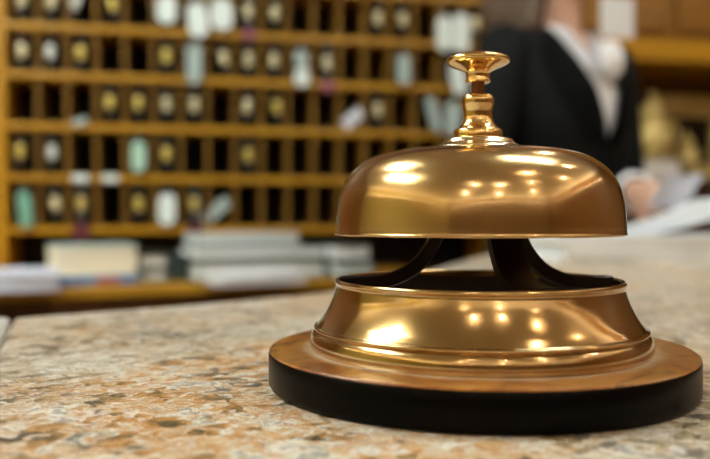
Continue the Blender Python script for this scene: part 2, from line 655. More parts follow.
# turned stem
pr = [(0.0, .0248), (.0073, .0248), (.0077, .0252), (.0077, .0268), (.0074, .0274)]
pr = [Vector((a, b, 0)) for a, b in pr] + spline([(.0070, .0276, 0), (.0061, .0283, 0), (.0052, .0294, 0), (.0046, .0311, 0), (.00455, .0326, 0), (.0048, .0342, 0), (.0051, .0358, 0),
                                                 (.0050, .0371, 0), (.0044, .0381, 0), (.0034, .0386, 0), (.0026, .0387, 0)], 5) + [Vector((0, .0387, 0))]
bm = B()
lathe(bm, [(p.x, p.y + E + DZ) for p in pr], n=64)
link('stem', bm, M_knob, bell, smooth=40)
bm = B()
lathe(bm, [(0, .0385 + E + DZ), (.0022, .0385 + E + DZ), (.0021, .0424 + E + DZ), (0, .0424 + E + DZ)], n=32)
link('plunger_rod', bm, M_rod, bell, smooth=40)
pr = [Vector((0, .0421, 0)), Vector((.0036, .0421, 0)), Vector((.0039, .0424, 0))] + \
    spline([(.0039, .0427, 0), (.0037, .0437, 0), (.0038, .0449, 0), (.0044, .0457, 0), (.0062, .0465, 0), (.0084, .0474, 0), (.0096, .0481, 0), (.0099, .0489, 0),
            (.0095, .0497, 0), (.0080, .0504, 0), (.0050, .0511, 0), (.0018, .0514, 0), (0, .05145, 0)], 5)
bm = B()
lathe(bm, [(p.x, p.y + E + DZ) for p in pr], n=64)
link('push_button', bm, M_knob, bell, smooth=40)

# three bent bracket arms from a hub under the dome to the lip of the skirt
bm = B()
lathe(bm, [(0, .0400 + DZ), (.0050, .0400 + DZ), (.0060, .0410 + DZ), (.0065, .0470 + DZ), (.0040, .0600 + DZ), (0, .0600 + DZ)], n=32)
link('bracket_hub', bm, M_iron, bell, smooth=40)


def arm(az, side=0.0, w0=.0042):
    a = radians(az) - YAW
    d = Vector((cos(a), sin(a), 0))
    n = Vector((-sin(a), cos(a), 0))
    path = spline([(.004, .0470, 0), (.0095, .0420, 0), (.0120, .0365, 0), (.0150, .0300, 0), (.0200, .0243, 0), (.0270, .0208, 0), (.0340, .0198, 0), (.0428, .0196, 0)], 5)
    rings = []
    for i, p in enumerate(path):
        t = (path[min(i + 1, len(path) - 1)] - path[max(i - 1, 0)]).normalized()
        nn = Vector((-t.y, t.x, 0))
        h = .0021
        w = w0 - .0008 * i / len(path)
        c = d * p.x + n * side + Vector((0, 0, p.y + DZ))
        u = d * nn.x + Vector((0, 0, nn.y))
        ring = []
        for (cu, cn) in ((-1, -.8), (-.8, -1), (.8, -1), (1, -.8), (1, .8), (.8, 1), (-.8, 1), (-1, .8)):
            ring.append(c + u * h * cu + n * w * cn)
        rings.append(ring)
    bm = B()
    loft(bm, rings)
    link('bracket_arm', bm, M_iron, bell, smooth=40)


arm(178)
arm(6)
arm(-80, .004, .0052)

# ---------------------------------------------------------------- back desk
DESK = EYE - .153
dpoly = [Vector(G(-1.75, 1.195)), Vector(G(-.745, 1.70)), Vector(G(-.088, 2.03)), Vector(G(.22, 2.185))]
dback = [Vector((dpoly[-1].x, YB - .02)), Vector((dpoly[0].x, YB - .02))]
dt = thing('back_desk', 'golden oak desk standing under the key rack, stacked with books and papers', 'desk', (*G(-.6, 2.0), 0))
off = dt.location.xy
bm = B()
prism(bm, [p - off for p in dpoly + dback], DESK - .022, DESK, .003)
link('desk_top', bm, M_desk, dt, smooth=30)
k = Vector(G((48 - 355) / F * 1.745, 1.745))
fr = [k + Vector((0, .03)), dpoly[2] + Vector((0, .03)), dpoly[3] + Vector((-.02, .03))]
bm = B()
prism(bm, [p - off for p in fr + [Vector((fr[-1].x, YB - .02)), Vector((fr[0].x, YB - .02))]], 0, DESK - .022)
link('drawer_unit', bm, M_deskdark, dt)
bm = B()
l0 = dpoly[0] + Vector((.03, .06)) - off
box(bm, l0.x, l0.x + .05, l0.y, YB - .02 - off.y, 0, DESK - .022)
link('end_panel', bm, M_deskdark, dt)

# ---------------------------------------------------------------- key rack
RX, RY = -.4728, 2.346
PITCH = .0765
NC = 18
RW = NC * PITCH
SH = [-.0326, .1114, .2526, .3925, .526, .663, .80]
rk = thing('key_rack', 'wide golden oak pigeonhole rack for room keys on the desk against the wall', 'key rack', (RX, RY, DESK))
zb = DESK
yb = YB - .02 - RY
z0 = EYE - DESK     # lens height over the rack's foot
bm = B()
box(bm, -.032, -.004, 0, yb, 0, z0 + SH[-1] + .03, .002)
link('side_panel', bm, M_oak_v, rk)
bm = B()
box(bm, RW + .004, RW + .045, 0, yb, 0, z0 + SH[-1] + .03, .002)
link('side_panel', bm, M_oak_v, rk)
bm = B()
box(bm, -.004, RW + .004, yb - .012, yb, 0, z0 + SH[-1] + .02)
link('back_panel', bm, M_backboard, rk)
for s in SH:
    bm = B()
    box(bm, -.004, RW + .004, .004, yb - .012, z0 + s - .0095, z0 + s + .0080, .002)
    link('shelf', bm, M_oak, rk)
for c in range(1, NC):
    bm = B()
    box(bm, c * PITCH - .0055, c * PITCH + .0055, .008, yb - .012, z0 + SH[0], z0 + SH[-1], .001)
    link('divider', bm, M_divider, rk)


def slot(row, col):
    """room position under the shelf edge over a pigeonhole (row 0 = top visible)"""
    hi = SH[5 - row]
    return Vector((RX + (col + .5) * PITCH, RY, EYE + hi - .0095))


ORD = ['first', 'second', 'third', 'fourth', 'fifth', 'sixth', 'seventh', 'eighth', 'ninth', 'tenth', 'eleventh', 'twelfth',
       'thirteenth', 'fourteenth', 'fifteenth', 'sixteenth', 'seventeenth', 'eighteenth']
ROW = ['top', 'second', 'third', 'fourth', 'bottom']


def hook(row, col):
    p = slot(row, col) - Vector((RX, RY, DESK))
    bm = B()
    tube(bm, [p + Vector((0, .012, .004)), p + Vector((0, .012, -.008)), p + Vector((0, .006, -.013)), p + Vector((0, -.003, -.013)), p + Vector((0, -.006, -.006))], .0013, 6)
    link('hook', bm, M_steel, rk)


def torus(bm, c, R, r, axis='y', n=20, k=6):
    pts = [Vector((R * cos(2 * pi * i / n), 0, R * sin(2 * pi * i / n))) for i in range(n)]
    rings = []
    for i in range(n):
        d = pts[i].normalized()
        rings.append([Vector(c) + pts[i] + d * r * cos(2 * pi * j / k) + Vector((0, 1, 0)) * r * sin(2 * pi * j / k) for j in range(k)])
    vr = [[bm.verts.new(p) for p in rg] for rg in rings]
    for i in range(n):
        a, b = vr[i], vr[(i + 1) % n]
        for j in range(k):
            bm.faces.new((a[j], a[(j + 1) % k], b[(j + 1) % k], b[j]))


def make_fob(plate):
    t = thing('hanging_key_fob', '', 'key fob', (0, 0, 0), 0, 'room key fobs in the rack')
    bm = B()
    torus(bm, (0, 0, -.008), .008, .0011)
    link('ring', bm, M_steel, t, smooth=40)
    bm = B()
    lathe(bm, [(0, -.014), (.005, -.0145), (.011, -.021), (.0145, -.027), (.012, -.033), (0, -.033)], 20, sy=.8)
    link('cap', bm, M_rubber, t, smooth=40)
    bm = B()
    lathe(bm, [(0, -.028), (.0065, -.0290), (.0100, -.036), (.0116, -.051), (.0100, -.066), (.0065, -.073), (0, -.074)], 24, sy=.6)
    link('brass_plate', bm, plate, t, smooth=60)
    bm = B()
    lathe(bm, [(0, -.071), (.009, -.072), (.0125, -.079), (.013, -.086), (.009, -.091), (0, -.092)], 20, sy=.8)
    link('bumper', bm, M_tassel, t, smooth=40)
    return t


FOB = {}
LOOK = {'y': 'yellow brass', 'p': 'pale brass', 'w': 'whitish'}
FM = {'y': M_fobbrass, 'p': M_fobpale, 'w': M_fobwhite}
used = {}


def fob(row, col, look='p', dx=0, dz=0, tilt=0):
    if look not in FOB:
        FOB[look] = t = make_fob(FM[look])
    else:
        t = copy_tree(FOB[look])
    hook(row, col)
    t.location = slot(row, col) + Vector((dx, -.0015, -.0095))
    t.rotation_euler.y = tilt
    t['label'] = '%s key fob hanging %s from left in the %s row of pigeonholes' % (LOOK[look], ORD[col], ROW[row])
    return t


for r, c, l, tl in [(0, 0, 'p', 0), (0, 1, 'p', 0), (0, 2, 'w', .25), (0, 3, 'y', -.15), (0, 8, 'p', 0), (0, 9, 'p', 0), (0, 13, 'p', 0), (0, 14, 'p', 0), (0, 17, 'p', 0),
                    (1, 0, 'p', 0), (1, 1, 'w', .05), (1, 2, 'y', 0), (1, 5, 'y', 0), (1, 7, 'p', -.15), (1, 8, 'p', 0), (1, 9, 'p', .05), (1, 11, 'p', 0),
                    (2, 3, 'y', 0), (2, 4, 'y', 0), (2, 5, 'p', 0), (2, 6, 'p', 0), (2, 8, 'p', .05), (2, 9, 'y', -.1), (2, 13, 'p', 0),
                    (3, 0, 'y', .1), (3, 1, 'w', 0), (3, 5, 'y', 0), (3, 8, 'y', 0),
                    (4, 1, 'p', -.15), (4, 2, 'y', 0), (4, 4, 'y', 0), (4, 6, 'y', 0)]:
    fob(r, c, l, tilt=tl)

# paper and plastic tags hung on the same hooks
M_tagwhite = plain('tag_white', '#ecf7f5', '#dfece9', 0.5, scale=40)
M_taggrey = plain('tag_grey', '#b4c4c2', '#9dafac', 0.5, scale=40)
M_taggreen = plain('tag_mint', '#bfe0cc', '#9fcab2', 0.5, scale=40)
M_tagteal = plain('tag_teal', '#7fb4a0', '#639a86', 0.5, scale=40)
M_tagpink = plain('tag_pink', '#b0607a', '#9a4d66', 0.6, scale=40)
M_tagwine = plain('tag_wine', '#6e2436', '#5a1b2b', 0.6, scale=40)


def tag_card(row, col, w, h, drop, mat, look, dx=0.0, tilt=0.0, name='hanging_paper_tag', cat='paper tag', group='paper tags in the key rack', with_hook=True, dy=0.0):
    """a rounded tag with a string loop; drop = distance of its upper end under the hook"""
    if with_hook:
        hook(row, col)
    t = thing(name, '%s, %s from left, %s row of pigeonholes' % (look, ORD[col], ROW[row]), cat,
              slot(row, col) + Vector((dx, -.0075 + dy, -.011)), 0, group)
    t.rotation_euler.y = tilt
    bm = B()
    r = min(w, h) * .45
    pts = []
    for cx, cz, a0 in ((w / 2 - r, -h + r, -pi / 2), (w / 2 - r, -r, 0), (-w / 2 + r, -r, pi / 2), (-w / 2 + r, -h + r, pi)):
        for i in range(6):
            a = a0 + pi / 2 * i / 5
            pts.append((cx + r * cos(a), cz + r * sin(a) - drop))
    rings = [[Vector((x, y, z)) for x, z in pts] for y in (-.003, .0)]
    loft(bm, rings)
    link('tag_body', bm, mat, t, smooth=40)
    bm = B()
    tube(bm, [(0, -.0005, 0), (.003, -.001, -drop * .5 - .002), (0, -.0015, -drop - .006)], .0009, 6)
    link('string', bm, M_white, t)
    return t


tag_card(0, 5, .052, .078, .020, M_tagwhite, 'bright white tag')
tag_card(0, 6, .056, .098, .035, M_tagwhite, 'long bright white tag over the shelf edge', tilt=-.12)
tag_card(0, 7, .062, .088, .020, M_tagwhite, 'broad bright white tag')
tag_card(0, 16, .046, .105, .035, M_tagwhite, 'left one of two bright white tags', dx=-.028)
tag_card(0, 16, .054, .115, .026, M_tagwhite, 'right one of two bright white tags', dx=.026, with_hook=False)
tag_card(0, 8, .038, .022, .108, M_tagpink, 'small pink tag under a fob', with_hook=False, dy=-.004)
tag_card(1, 6, .040, .110, .016, M_taggrey, 'long blue-grey tag')
tag_card(1, 10, .040, .048, .020, M_taggrey, 'short blue-grey tag', dx=-.002)
tag_card(1, 10, .042, .055, .070, M_tagwhite, 'oval white tag under a grey one', with_hook=False, dy=-.004)
tag_card(1, 11, .036, .028, .108, M_tagpink, 'pink tag under a fob', with_hook=False, dy=-.004)
tag_card(1, 14, .040, .090, .018, M_taggrey, 'pale grey tag')
tag_card(1, 16, .046, .100, .035, M_tagwhite, 'white slanting tag', tilt=-.2)
tag_card(2, 15, .032, .105, .010, M_taggrey, 'slim grey slanting tag', tilt=-.25)
tag_card(2, 16, .052, .105, .020, M_taggrey, 'broad pale grey tag')
tag_card(3, 4, .036, .085, .018, M_taggreen, 'mint green tag')
tag_card(4, 0, .034, .100, .018, M_tagteal, 'teal tag', tilt=-.1)
tag_card(4, 5, .046, .088, .022, M_tagwhite, 'rounded white tag')
tag_card(4, 2, .044, .045, .105, M_tagwine, 'wine red tag under a fob', with_hook=False, dy=-.004)
tag_card(4, 6, .044, .045, .105, M_tagwine, 'wine red tag reaching over the shelf', with_hook=False, dy=-.004)


# slips lying on the shelves
def slip(px, py, w, row, look, mat, tilt, h=.034, drop=0.0):
    s = SH[4 - row]
    yy = RY
    # depth of the rack front along this sight line
    kx = (px - 355) / F
    d = RY / (-SY * kx + CY)
    x = G(kx * d, d)[0]
    bm = B()
    box(bm, -w / 2, w / 2, -.0015, .0015, 0, h, .001, Matrix.Rotation(tilt, 4, 'Y'))
    lo = min(v.co.z for v in bm.verts)
    bmesh.ops.translate(bm, vec=(0, 0, -lo), verts=bm.verts)
    o = link('paper_slip', bm, mat, None, (x, yy + (.001 if drop else .012), EYE + s + .0080 - drop))
    tag(o, look, 'paper slip', 'slips of paper on the rack shelves')


slip(82, 120, .040, 2, 'pale slip tilted on the shelf third from left, third row of pigeonholes', M_taggrey, -.45, .018, .012)
slip(357, 122, .070, 2, 'slanting pale slip in the third row, seen just left of the dome', M_lav, -.70)
slip(80, 182, .042, 3, 'pale slip on the shelf edge below the fourth row, third from left', M_tagwhite, 0, .020, .019)
slip(110, 182, .040, 3, 'pale slip on the shelf edge below the fourth row, fourth from left', M_tagwhite, 0, .020, .019)
slip(220, 222, .095, 4, 'slanting grey slip in the bottom row above the book stack', M_taggrey, -.75)


# ---------------------------------------------------------------- books and papers on the desk
ANG = radians(26.7) - YAW


def book(px0, px1, depth, z, thick, dep, cover, pages, label, group='books stacked on the back desk', rot=0.0, name='book', cat='book', spine=False, mark=None):
    """a closed book lying flat, fore-edge to the counter"""
    xc = (px0 + px1) / 2
    c = P(xc, depth, 218)
    w = (px1 - px0) / F * depth / cos(ANG + rot + YAW) * .97
    t = thing(name, label, cat, (c.x, c.y, z), ANG + rot, group)
    ct_ = .0032 if cover is not C_dark else .0055
    bm = B()
    box(bm, -w / 2, w / 2, 0, dep, 0, ct_, .0008)
    box(bm, -w / 2, w / 2, 0, dep, thick - ct_, thick, .0008)
    box(bm, -w / 2, w / 2, *((0, ct_) if spine else (dep - ct_, dep)), ct_, thick - ct_)
    link('cover', bm, cover, t)
    bm = B()
    box(bm, -w / 2 + .004, w / 2 - .004, ct_, dep - ct_, ct_, thick - ct_)
    link('pages', bm, pages, t)
    if mark:
        bm = B()
        box(bm, -w * .02, w * .26, -.0012, 0, .003, thick - .003)
        link('spine_label', bm, mark, t)
    return z + thick


C_blue = plain('blue_cloth_cover', '#4a78b8', '#3c659e', 0.6, scale=60)
C_mint = plain('pale_mint_cover', '#dcebe2', '#cdded3', 0.6, scale=60)
C_dark = plain('dark_teal_cover', '#26393a', '#1b2b2c', 0.6, scale=60)
C_red = plain('red_cover', '#b0505a', '#984048', 0.6, scale=60)
C_pale = plain('pale_grey_cover', '#d0d8da', '#bec8ca', 0.6, scale=60)

z = DESK
z = book(62, 134, 1.85, z, .021, .16, C_blue, M_lav, 'blue-covered book at the bottom, under the cream ledger', spine=True, mark=C_red)
z = book(60, 134, 1.85, z, .068, .15, C_mint, M_pages, 'thick cream-paged ledger on top of the blue book')
z = DESK
z = book(143, 166, 1.93, z, .034, .14, C_dark, M_gpages, 'narrow grey-paged book under a white one, right of the cream ledger')
z = book(141, 166, 1.93, z, .034, .14, C_dark, M_wpages, 'narrow white-paged book on top, right of the cream ledger')
book(170, 188, 1.95, DESK, .064, .14, C_dark, M_gpages, 'thick dark teal binder lying left of the broad book stack', spine=True)
z = DESK
z = book(199, 326, 2.0, z, .050, .15, C_dark, M_gpages, 'wide grey-paged volume at the bottom of the broad stack')
z = book(199, 326, 2.0, z, .036, .15, C_dark, M_wpages, 'wide white-paged volume in the middle of the broad stack')
z = book(206, 300, 2.0, z, .030, .14, C_pale, M_gpages, 'pale grey book on top of the broad stack', rot=.05)
z = DESK
z = book(338, 376, 2.07, z, .043, .15, C_dark, M_gpages, 'grey-paged book under another, seen beneath the dome')
z = book(336, 372, 2.07, z, .044, .15, C_dark, M_wpages, 'white-paged book on top, seen beneath the dome')


def paper_stack(cx, cy, z, w, d, h, rot, mat, label, n=4, group=None, cat='papers', name='paper_stack'):
    o_bm = B()
    for i in range(n):
        a, b = z + h * i / n - z, h * (i + 1) / n
        box(o_bm, -w / 2, w / 2, -d / 2, d / 2, a, b - .0004, .0005,
            Matrix.Translation((random.uniform(-.006, .006), random.uniform(-.004, .004), 0)) @ Matrix.Rotation(random.uniform(-.05, .05), 4, 'Z'))
    o = link(name, o_bm, mat, None, (cx, cy, z), rot)
    return tag(o, label, cat, group)


c = P(10, 1.72, 218)
paper_stack(c.x, c.y, DESK, .19, .12, .044, ANG, M_lav, 'loose pile of cool white sheets at the left end of the desk', 5)
c = P(257, 1.90, 218)
paper_stack(c.x, c.y, DESK, .215, .10, .032, ANG, M_white, 'bright white paper pile in front of the broad book stack', 3)

# ---------------------------------------------------------------- papers on the far counter
c = G(.375, 1.04)
paper_stack(c[0], c[1], TOP, .30, .21, .030, -YAW + .1, M_white, 'low stack of white papers on the counter right behind the bell', 4)

# a sheet curling upwards
bm = B()
rows = []
for i in range(15):
    s = i / 14
    x = -.10 + .23 * s
    zz = .0012 + .046 * max(0.0, (s - .30) / .70) ** 1.7
    rows.append([Vector((x, y, zz + .0006 * sin(9 * y))) for y in (-.10, -.05, 0, .05, .10)])
vs = [[bm.verts.new(p) for p in r] for r in rows]
for a, b in zip(vs, vs[1:]):
    for i in range(4):
        bm.faces.new((a[i], b[i], b[i + 1], a[i + 1]))
bmesh.ops.solidify(bm, geom=bm.faces[:], thickness=.0012)
c = G(.345, 1.03)
o = link('paper_sheet', bm, M_white, None, (c[0], c[1], TOP + .0302), -YAW, smooth=60)
tag(o, 'white sheet curling upward, lying on the paper stack behind the bell', 'paper')

# ---------------------------------------------------------------- right-hand background
WX0 = RX + RW + .075
cab = thing('wall_cabinet', 'brown wooden wall cabinet with orange lower rail, high up behind the person', 'cabinet', (WX0, YB, 1.48))
bm = B()
box(bm, 0, 1.5, -.30, -.005, .12, 1.1, .003)
link('cabinet_body', bm, M_cabinet, cab)
bm = B()
box(bm, -.0, 1.5, -.33, -.005, .055, .12, .004)
link('lower_rail', bm, M_oak, cab)
for i in range(3):
    bm = B()
    x = .03 + i * .49
    box(bm, x, x + .46, -.316, -.30, .15, 1.05, .003)
    d = link('cabinet_door', bm, M_cabinet, cab)
    bm = B()
    tube(bm, [(x + .42, -.316, .30), (x + .42, -.335, .31), (x + .42, -.335, .39), (x + .42, -.316, .40)], .004, 8)
    h = link('door_handle', bm, M_knob, d)

# white notice on the cabinet, over the person's shoulder
p0 = P(609, 2.52, 32)
bm = B()
box(bm, -.056, .056, -.0015, 0, -.078, .095, .0006)
o = link('wall_notice', bm, M_white, None, (p0.x, YB - .3165, p0.z))
tag(o, 'blank white sheet fixed to the cabinet above the person\'s shoulder', 'notice')

cz = EYE + .115
crd = thing('credenza', 'dark walnut credenza against the back wall, right of the person', 'credenza', (1.06, YB, 0))
bm = B()
box(bm, 0, 1.2, -.36, -.02, .08, cz - .03, .003)
link('credenza_body', bm, M_credenza, crd)
bm = B()
box(bm, -.01, 1.22, -.38, -.02, cz - .03, cz, .004)
link('credenza_top', bm, M_credenza, crd)
for i in range(2):
    bm = B()
    box(bm, .03 + i * .58, .58 + i * .58, -.372, -.36, .12, cz - .06, .003)
    d = link('credenza_door', bm, M_credenza, crd)
    bm = B()
    ball(bm, (.52 + i * .18, -.382, cz * .55), .012)
    link('knob', bm, M_knob, d, smooth=60)
bm = B()
box(bm, .03, 1.17, -.33, -.05, 0, .08)
link('plinth', bm, M_black, crd)


def urn(px, d, s, label, fat=1.0):
    p = P(px, d, 218)
    t = thing('gilt_urn', label, 'urn', (p.x, p.y, cz))
    bm = B()
    pr = spline([(.036, 0, 0), (.038, .008, 0), (.020, .018, 0), (.014, .035, 0), (.030, .055, 0), (.050, .090, 0), (.056, .125, 0), (.048, .160, 0), (.032, .180, 0), (.030, .192, 0), (.040, .204, 0)], 4)
    lathe(bm, [(0, 0)] + [(q.x * s * fat, q.y * s) for q in pr] + [(.030 * s * fat, .203 * s), (0, .20 * s)], 40)
    link('urn_body', bm, M_gilt, t, smooth=50)
    bm = B()
    pr = spline([(.038, .204, 0), (.034, .218, 0), (.016, .232, 0), (.007, .240, 0), (.011, .252, 0), (.006, .262, 0), (0, .264, 0)], 4)
    lathe(bm, [(0, .2035 * s)] + [(max(0, q.x) * s * fat, q.y * s) for q in pr], 40)
    link('urn_lid', bm, M_gilt, t, smooth=50)
    for sgn in (-1, 1):
        bm = B()
        tube(bm, spline([(sgn * .044 * s * fat, 0, .165 * s), (sgn * .074 * s * fat, 0, .172 * s), (sgn * .080 * s * fat, 0, .135 * s), (sgn * .053 * s * fat, 0, .115 * s)], 4), .005 * s, 8)
        link('urn_handle', bm, M_gilt, t, smooth=50)
    return t


urn(652, 2.62, 1.12, 'tall gilt urn with a lid standing beside the black jacket sleeve', 1.0)
urn(686, 2.68, .66, 'small gilt urn between the tall urn and the gilt frame')

# gilt frame with a dark glass
p = P(703, 2.72, 218)
t = thing('gilt_mirror', 'square gilt frame with dark glass leaning on the wall at right', 'mirror', (p.x + .02, YB - .05, cz))
bm = B()
fw, fh, b = .30, .31, .075
for (x0, x1, z0_, z1_) in ((-fw / 2, fw / 2, 0, b), (-fw / 2, fw / 2, fh - b, fh), (-fw / 2, -fw / 2 + b, b, fh - b), (fw / 2 - b, fw / 2, b, fh - b)):
    box(bm, x0, x1, -.02, .01, z0_, z1_, .008)
link('mirror_frame', bm, M_gilt, t, smooth=40)
bm = B()
box(bm, -fw / 2 + b - .005, fw / 2 - b + .005, -.004, .004, b - .005, fh - b + .005)
link('mirror_glass', bm, plain('dark_glass', '#1a150c', '#14100a', 0.15, scale=20), t)

p = P(668, 2.34, 218)
paper_stack(p.x, YB - .33, cz, .20, .08, .060, 0, plain('dull_white_paper', '#e3dcd6', '#d5cec8', 0.8, scale=30), 'dull white pile of papers on the credenza before the gilt urns', 3)

# ---------------------------------------------------------------- the person
PC = (.418, 1.68)
base = Vector((*G(*PC), 0))
PSI = radians(35) - YAW
person = thing('person', 'person in a black jacket and white blouse standing behind the counter holding a paper', 'person', base)


def T(x, y, z):
    """torso point: x to the person's left, -y forward -> relative to the person's foot point"""
    return Vector((x * cos(PSI) - y * sin(PSI), x * sin(PSI) + y * cos(PSI), z))


def A(x, y, z):
    """point given in lens ground coordinates"""
    g = G(x, y)
    return Vector((g[0] - base.x, g[1] - base.y, z))


PROFILE = [  # z, half width, half depth, centre y
    (.86, .155, .105, .0), (.95, .165, .112, .0), (1.02, .145, .100, .0), (1.09, .128, .090, .0), (1.16, .133, .098, -.004), (1.24, .146, .112, -.010),
    (1.30, .152, .112, -.008), (1.35, .158, .098, .0), (1.385, .155, .082, .006), (1.41, .125, .070, .008), (1.43, .085, .062, .008), (1.445, .060, .058, .006)]


def prof(z):
    for a, b in zip(PROFILE, PROFILE[1:]):
        if a[0] <= z <= b[0]:
            f = (z - a[0]) / (b[0] - a[0])
            f = f * f * (3 - 2 * f) * .5 + f * .5
            return [a[i] + (b[i] - a[i]) * f for i in (1, 2, 3)]
    return list((PROFILE[0] if z < PROFILE[0][0] else PROFILE[-1])[1:])


def ell(z, grow=0.0, n=40):
    a, b, c = prof(z)
    return [T((a + grow) * sin(2 * pi * i / n), c - (b + grow) * cos(2 * pi * i / n), z) for i in range(n)]


def capsules(bm, pts, radii, n=16):
    for (p, r) in zip(pts, radii):
        ball(bm, p, r * .995, u=16, v=10)
    pth, rr = [], []
    for i in range(len(pts) - 1):
        a, b = Vector(pts[i]), Vector(pts[i + 1])
        for k in range(4):
            pth.append(a.lerp(b, k / 4))
            rr.append(radii[i] + (radii[i + 1] - radii[i]) * k / 4)
    pth.append(Vector(pts[-1]))
    rr.append(radii[-1])
    tube(bm, pth, rr, n)


def hand(bm, w, d, nrm, curl, side=1):
    """wrist w, direction d, palm normal nrm; five unequal fingers curled by `curl`"""
    d = d.normalized()
    s = d.cross(nrm).normalized() * side
    nrm = nrm.normalized()
    k = .84
    palm_c = w + d * .050 * k
    R = Matrix((s, d, nrm)).transposed()
    ball(bm, palm_c, 1, (.036 * k, .052 * k, .015 * k), R)
    ball(bm, w + d * .012 * k, 1, (.024, .03, .018), R)
    for i, (off_, ln, r) in [(a, (b * k, c * k, e * .9)) for a, (b, c, e) in enumerate(((-.029, .066, .0082), (-.010, .078, .0088), (.009, .074, .0086), (.027, .058, .0076)))]:
        p = w + d * (.088 * k - abs(off_) * .18) + s * off_
        pts, rad = [p - d * .03], [r * 1.1]
        a = curl[i] * .35
        pts.append(p)
        rad.append(r)
        for f, st in ((.45, .6), (.32, 1.0), (.23, .8)):
            p = p + (d * cos(a) + nrm * sin(a)) * ln * f
            a += curl[i] * st
            pts.append(p)
            rad.append(r * (1 - .1 * len(pts) / 2))
        capsules(bm, pts, rad, 10)
    p = w + (d * .022 - s * .028) * k
    t1 = (d * .62 - s * .65 + nrm * .45).normalized()
    t2 = (d * .85 - s * .1 + nrm * .55).normalized()
    capsules(bm, [w + (d * .015 - s * .012) * k, p, p + t1 * .034 * k, p + (t1 * .034 + t2 * .030) * k], [.013, .0125, .0105, .008], 10)


# arm joints (lens ground coordinates)
LS, LE, LW = A(.553, 1.765, 1.375), A(.570, 1.725, 1.110), A(.530, 1.520, 1.098)
RS, RE, RWr = A(.293, 1.590, 1.375), A(.225, 1.535, 1.120), A(.325, 1.400, 1.048)
bm = B()
loft(bm, [ell(z, -.012) for z in (.86, .95, 1.02, 1.09, 1.16, 1.24, 1.30, 1.35, 1.385, 1.41, 1.43, 1.445)])
HC = T(0, -.005, 1.615)      # head centre
capsules(bm, [T(0, .012, 1.40), T(0, .002, 1.47), T(0, -.002, 1.53)], [.055, .050, .052])
rot = Matrix.Rotation(PSI, 3, 'Z')
ball(bm, HC + Vector((0, 0, .018)), 1, (.074, .094, .100), rot, 32, 20)
ball(bm, HC + T(0, -.018, -.045), 1, (.056, .068, .062), rot, 32, 20)
ball(bm, HC + T(0, -.066, -.088), 1, (.024, .020, .017), rot)
# nose, brow, lips, ears
capsules(bm, [HC + T(0, -.086, .012), HC + T(0, -.098, -.012), HC + T(0, -.104, -.026)], [.008, .010, .012], 10)
for sgn in (-1, 1):
    ball(bm, HC + T(sgn * .009, -.095, -.028), .008)
    ball(bm, HC + T(sgn * .075, .004, -.010), 1, (.008, .018, .030), rot)
    ball(bm, HC + T(sgn * .028, -.079, .020), 1, (.022, .012, .007), rot)
ball(bm, HC + T(0, -.083, -.056), 1, (.022, .009, .005), rot)
ball(bm, HC + T(0, -.082, -.064), 1, (.019, .009, .006), rot)
capsules(bm, [LS, LE, LW], [.046, .038, .026])
capsules(bm, [RS, RE, RWr], [.046, .038, .026])
capsules(bm, [T(-.10, .01, 1.375), RS], [.05, .046])
capsules(bm, [T(.10, .01, 1.375), LS], [.05, .046])
hand(bm, LW, A(.512, 1.42, 1.090) - LW, (A(.60, 1.42, 1.085) - A(.53, 1.42, 1.10)), (.75, .75, .8, .85), 1)
hand(bm, RWr, A(.375, 1.29, 1.030) - A(.325, 1.40, 1.048), Vector((0, 0, -1)), (.05, .05, .05, .06), 1)
for sgn in (-1, 1):
    capsules(bm, [T(sgn * .085, 0, .88), T(sgn * .088, -.012, .48), T(sgn * .090, .012, .09)], [.085, .055, .038])
    capsules(bm, [T(sgn * .090, .03, .05), T(sgn * .095, -.06, .045), T(sgn * .10, -.13, .035)], [.032, .034, .024])
me_o = link('tmp_body', bm, M_skin)
mod = me_o.modifiers.new('r', 'REMESH')
mod.mode = 'VOXEL'
mod.voxel_size = .0045
sm = me_o.modifiers.new('s', 'SMOOTH')
sm.iterations = 3
dg = bpy.context.evaluated_depsgraph_get()
me = bpy.data.meshes.new_from_object(me_o.evaluated_get(dg))
me.name = 'body'
for p in me.polygons:
    p.use_smooth = True
old = me_o.data
bpy.data.objects.remove(me_o)
bpy.data.meshes.remove(old)
if not me.materials:
    me.materials.append(M_skin)
bo = bpy.data.objects.new('body', me)
COL.objects.link(bo)
bo.parent = person

M_eye = plain('eye_white', '#f0eeea', '#e6e2dc', 0.2, scale=20)
M_iris = plain('brown_iris', '#3a2415', '#2b1a0f', 0.2, scale=20)
for sgn in (-1, 1):
    bm = B()
    ball(bm, HC + T(sgn * .029, -.074, .005), .0125)
    e = link('eye', bm, M_eye, person, smooth=60)
    bm = B()
    ball(bm, HC + T(sgn * .029, -.0825, .005), .0058)
    link('iris', bm, M_iris, e, smooth=60)


def shell(name, zs, grow, vfun, mat, thick, n=44):
    """cloth round the trunk, open in front by half-width vfun(z)"""
    bm = B()
    rows = []
    for z in zs:
        a, b, c = prof(z)
        a += grow
        b += grow
        tv = asin(min(.98, vfun(z) / a))
        rows.append([bm.verts.new(T(a * sin(tv + (2 * pi - 2 * tv) * i / n), c - b * cos(tv + (2 * pi - 2 * tv) * i / n), z)) for i in range(n + 1)])
    for p, q in zip(rows, rows[1:]):
        for i in range(n):
            bm.faces.new((p[i], p[i + 1], q[i + 1], q[i]))
    bmesh.ops.recalc_face_normals(bm, faces=bm.faces)
    bmesh.ops.solidify(bm, geom=bm.faces[:], thickness=-thick)
    return link(name, bm, mat, person, smooth=60)


def zrange(a, b, n):
    return [a + (b - a) * i / n for i in range(n + 1)]


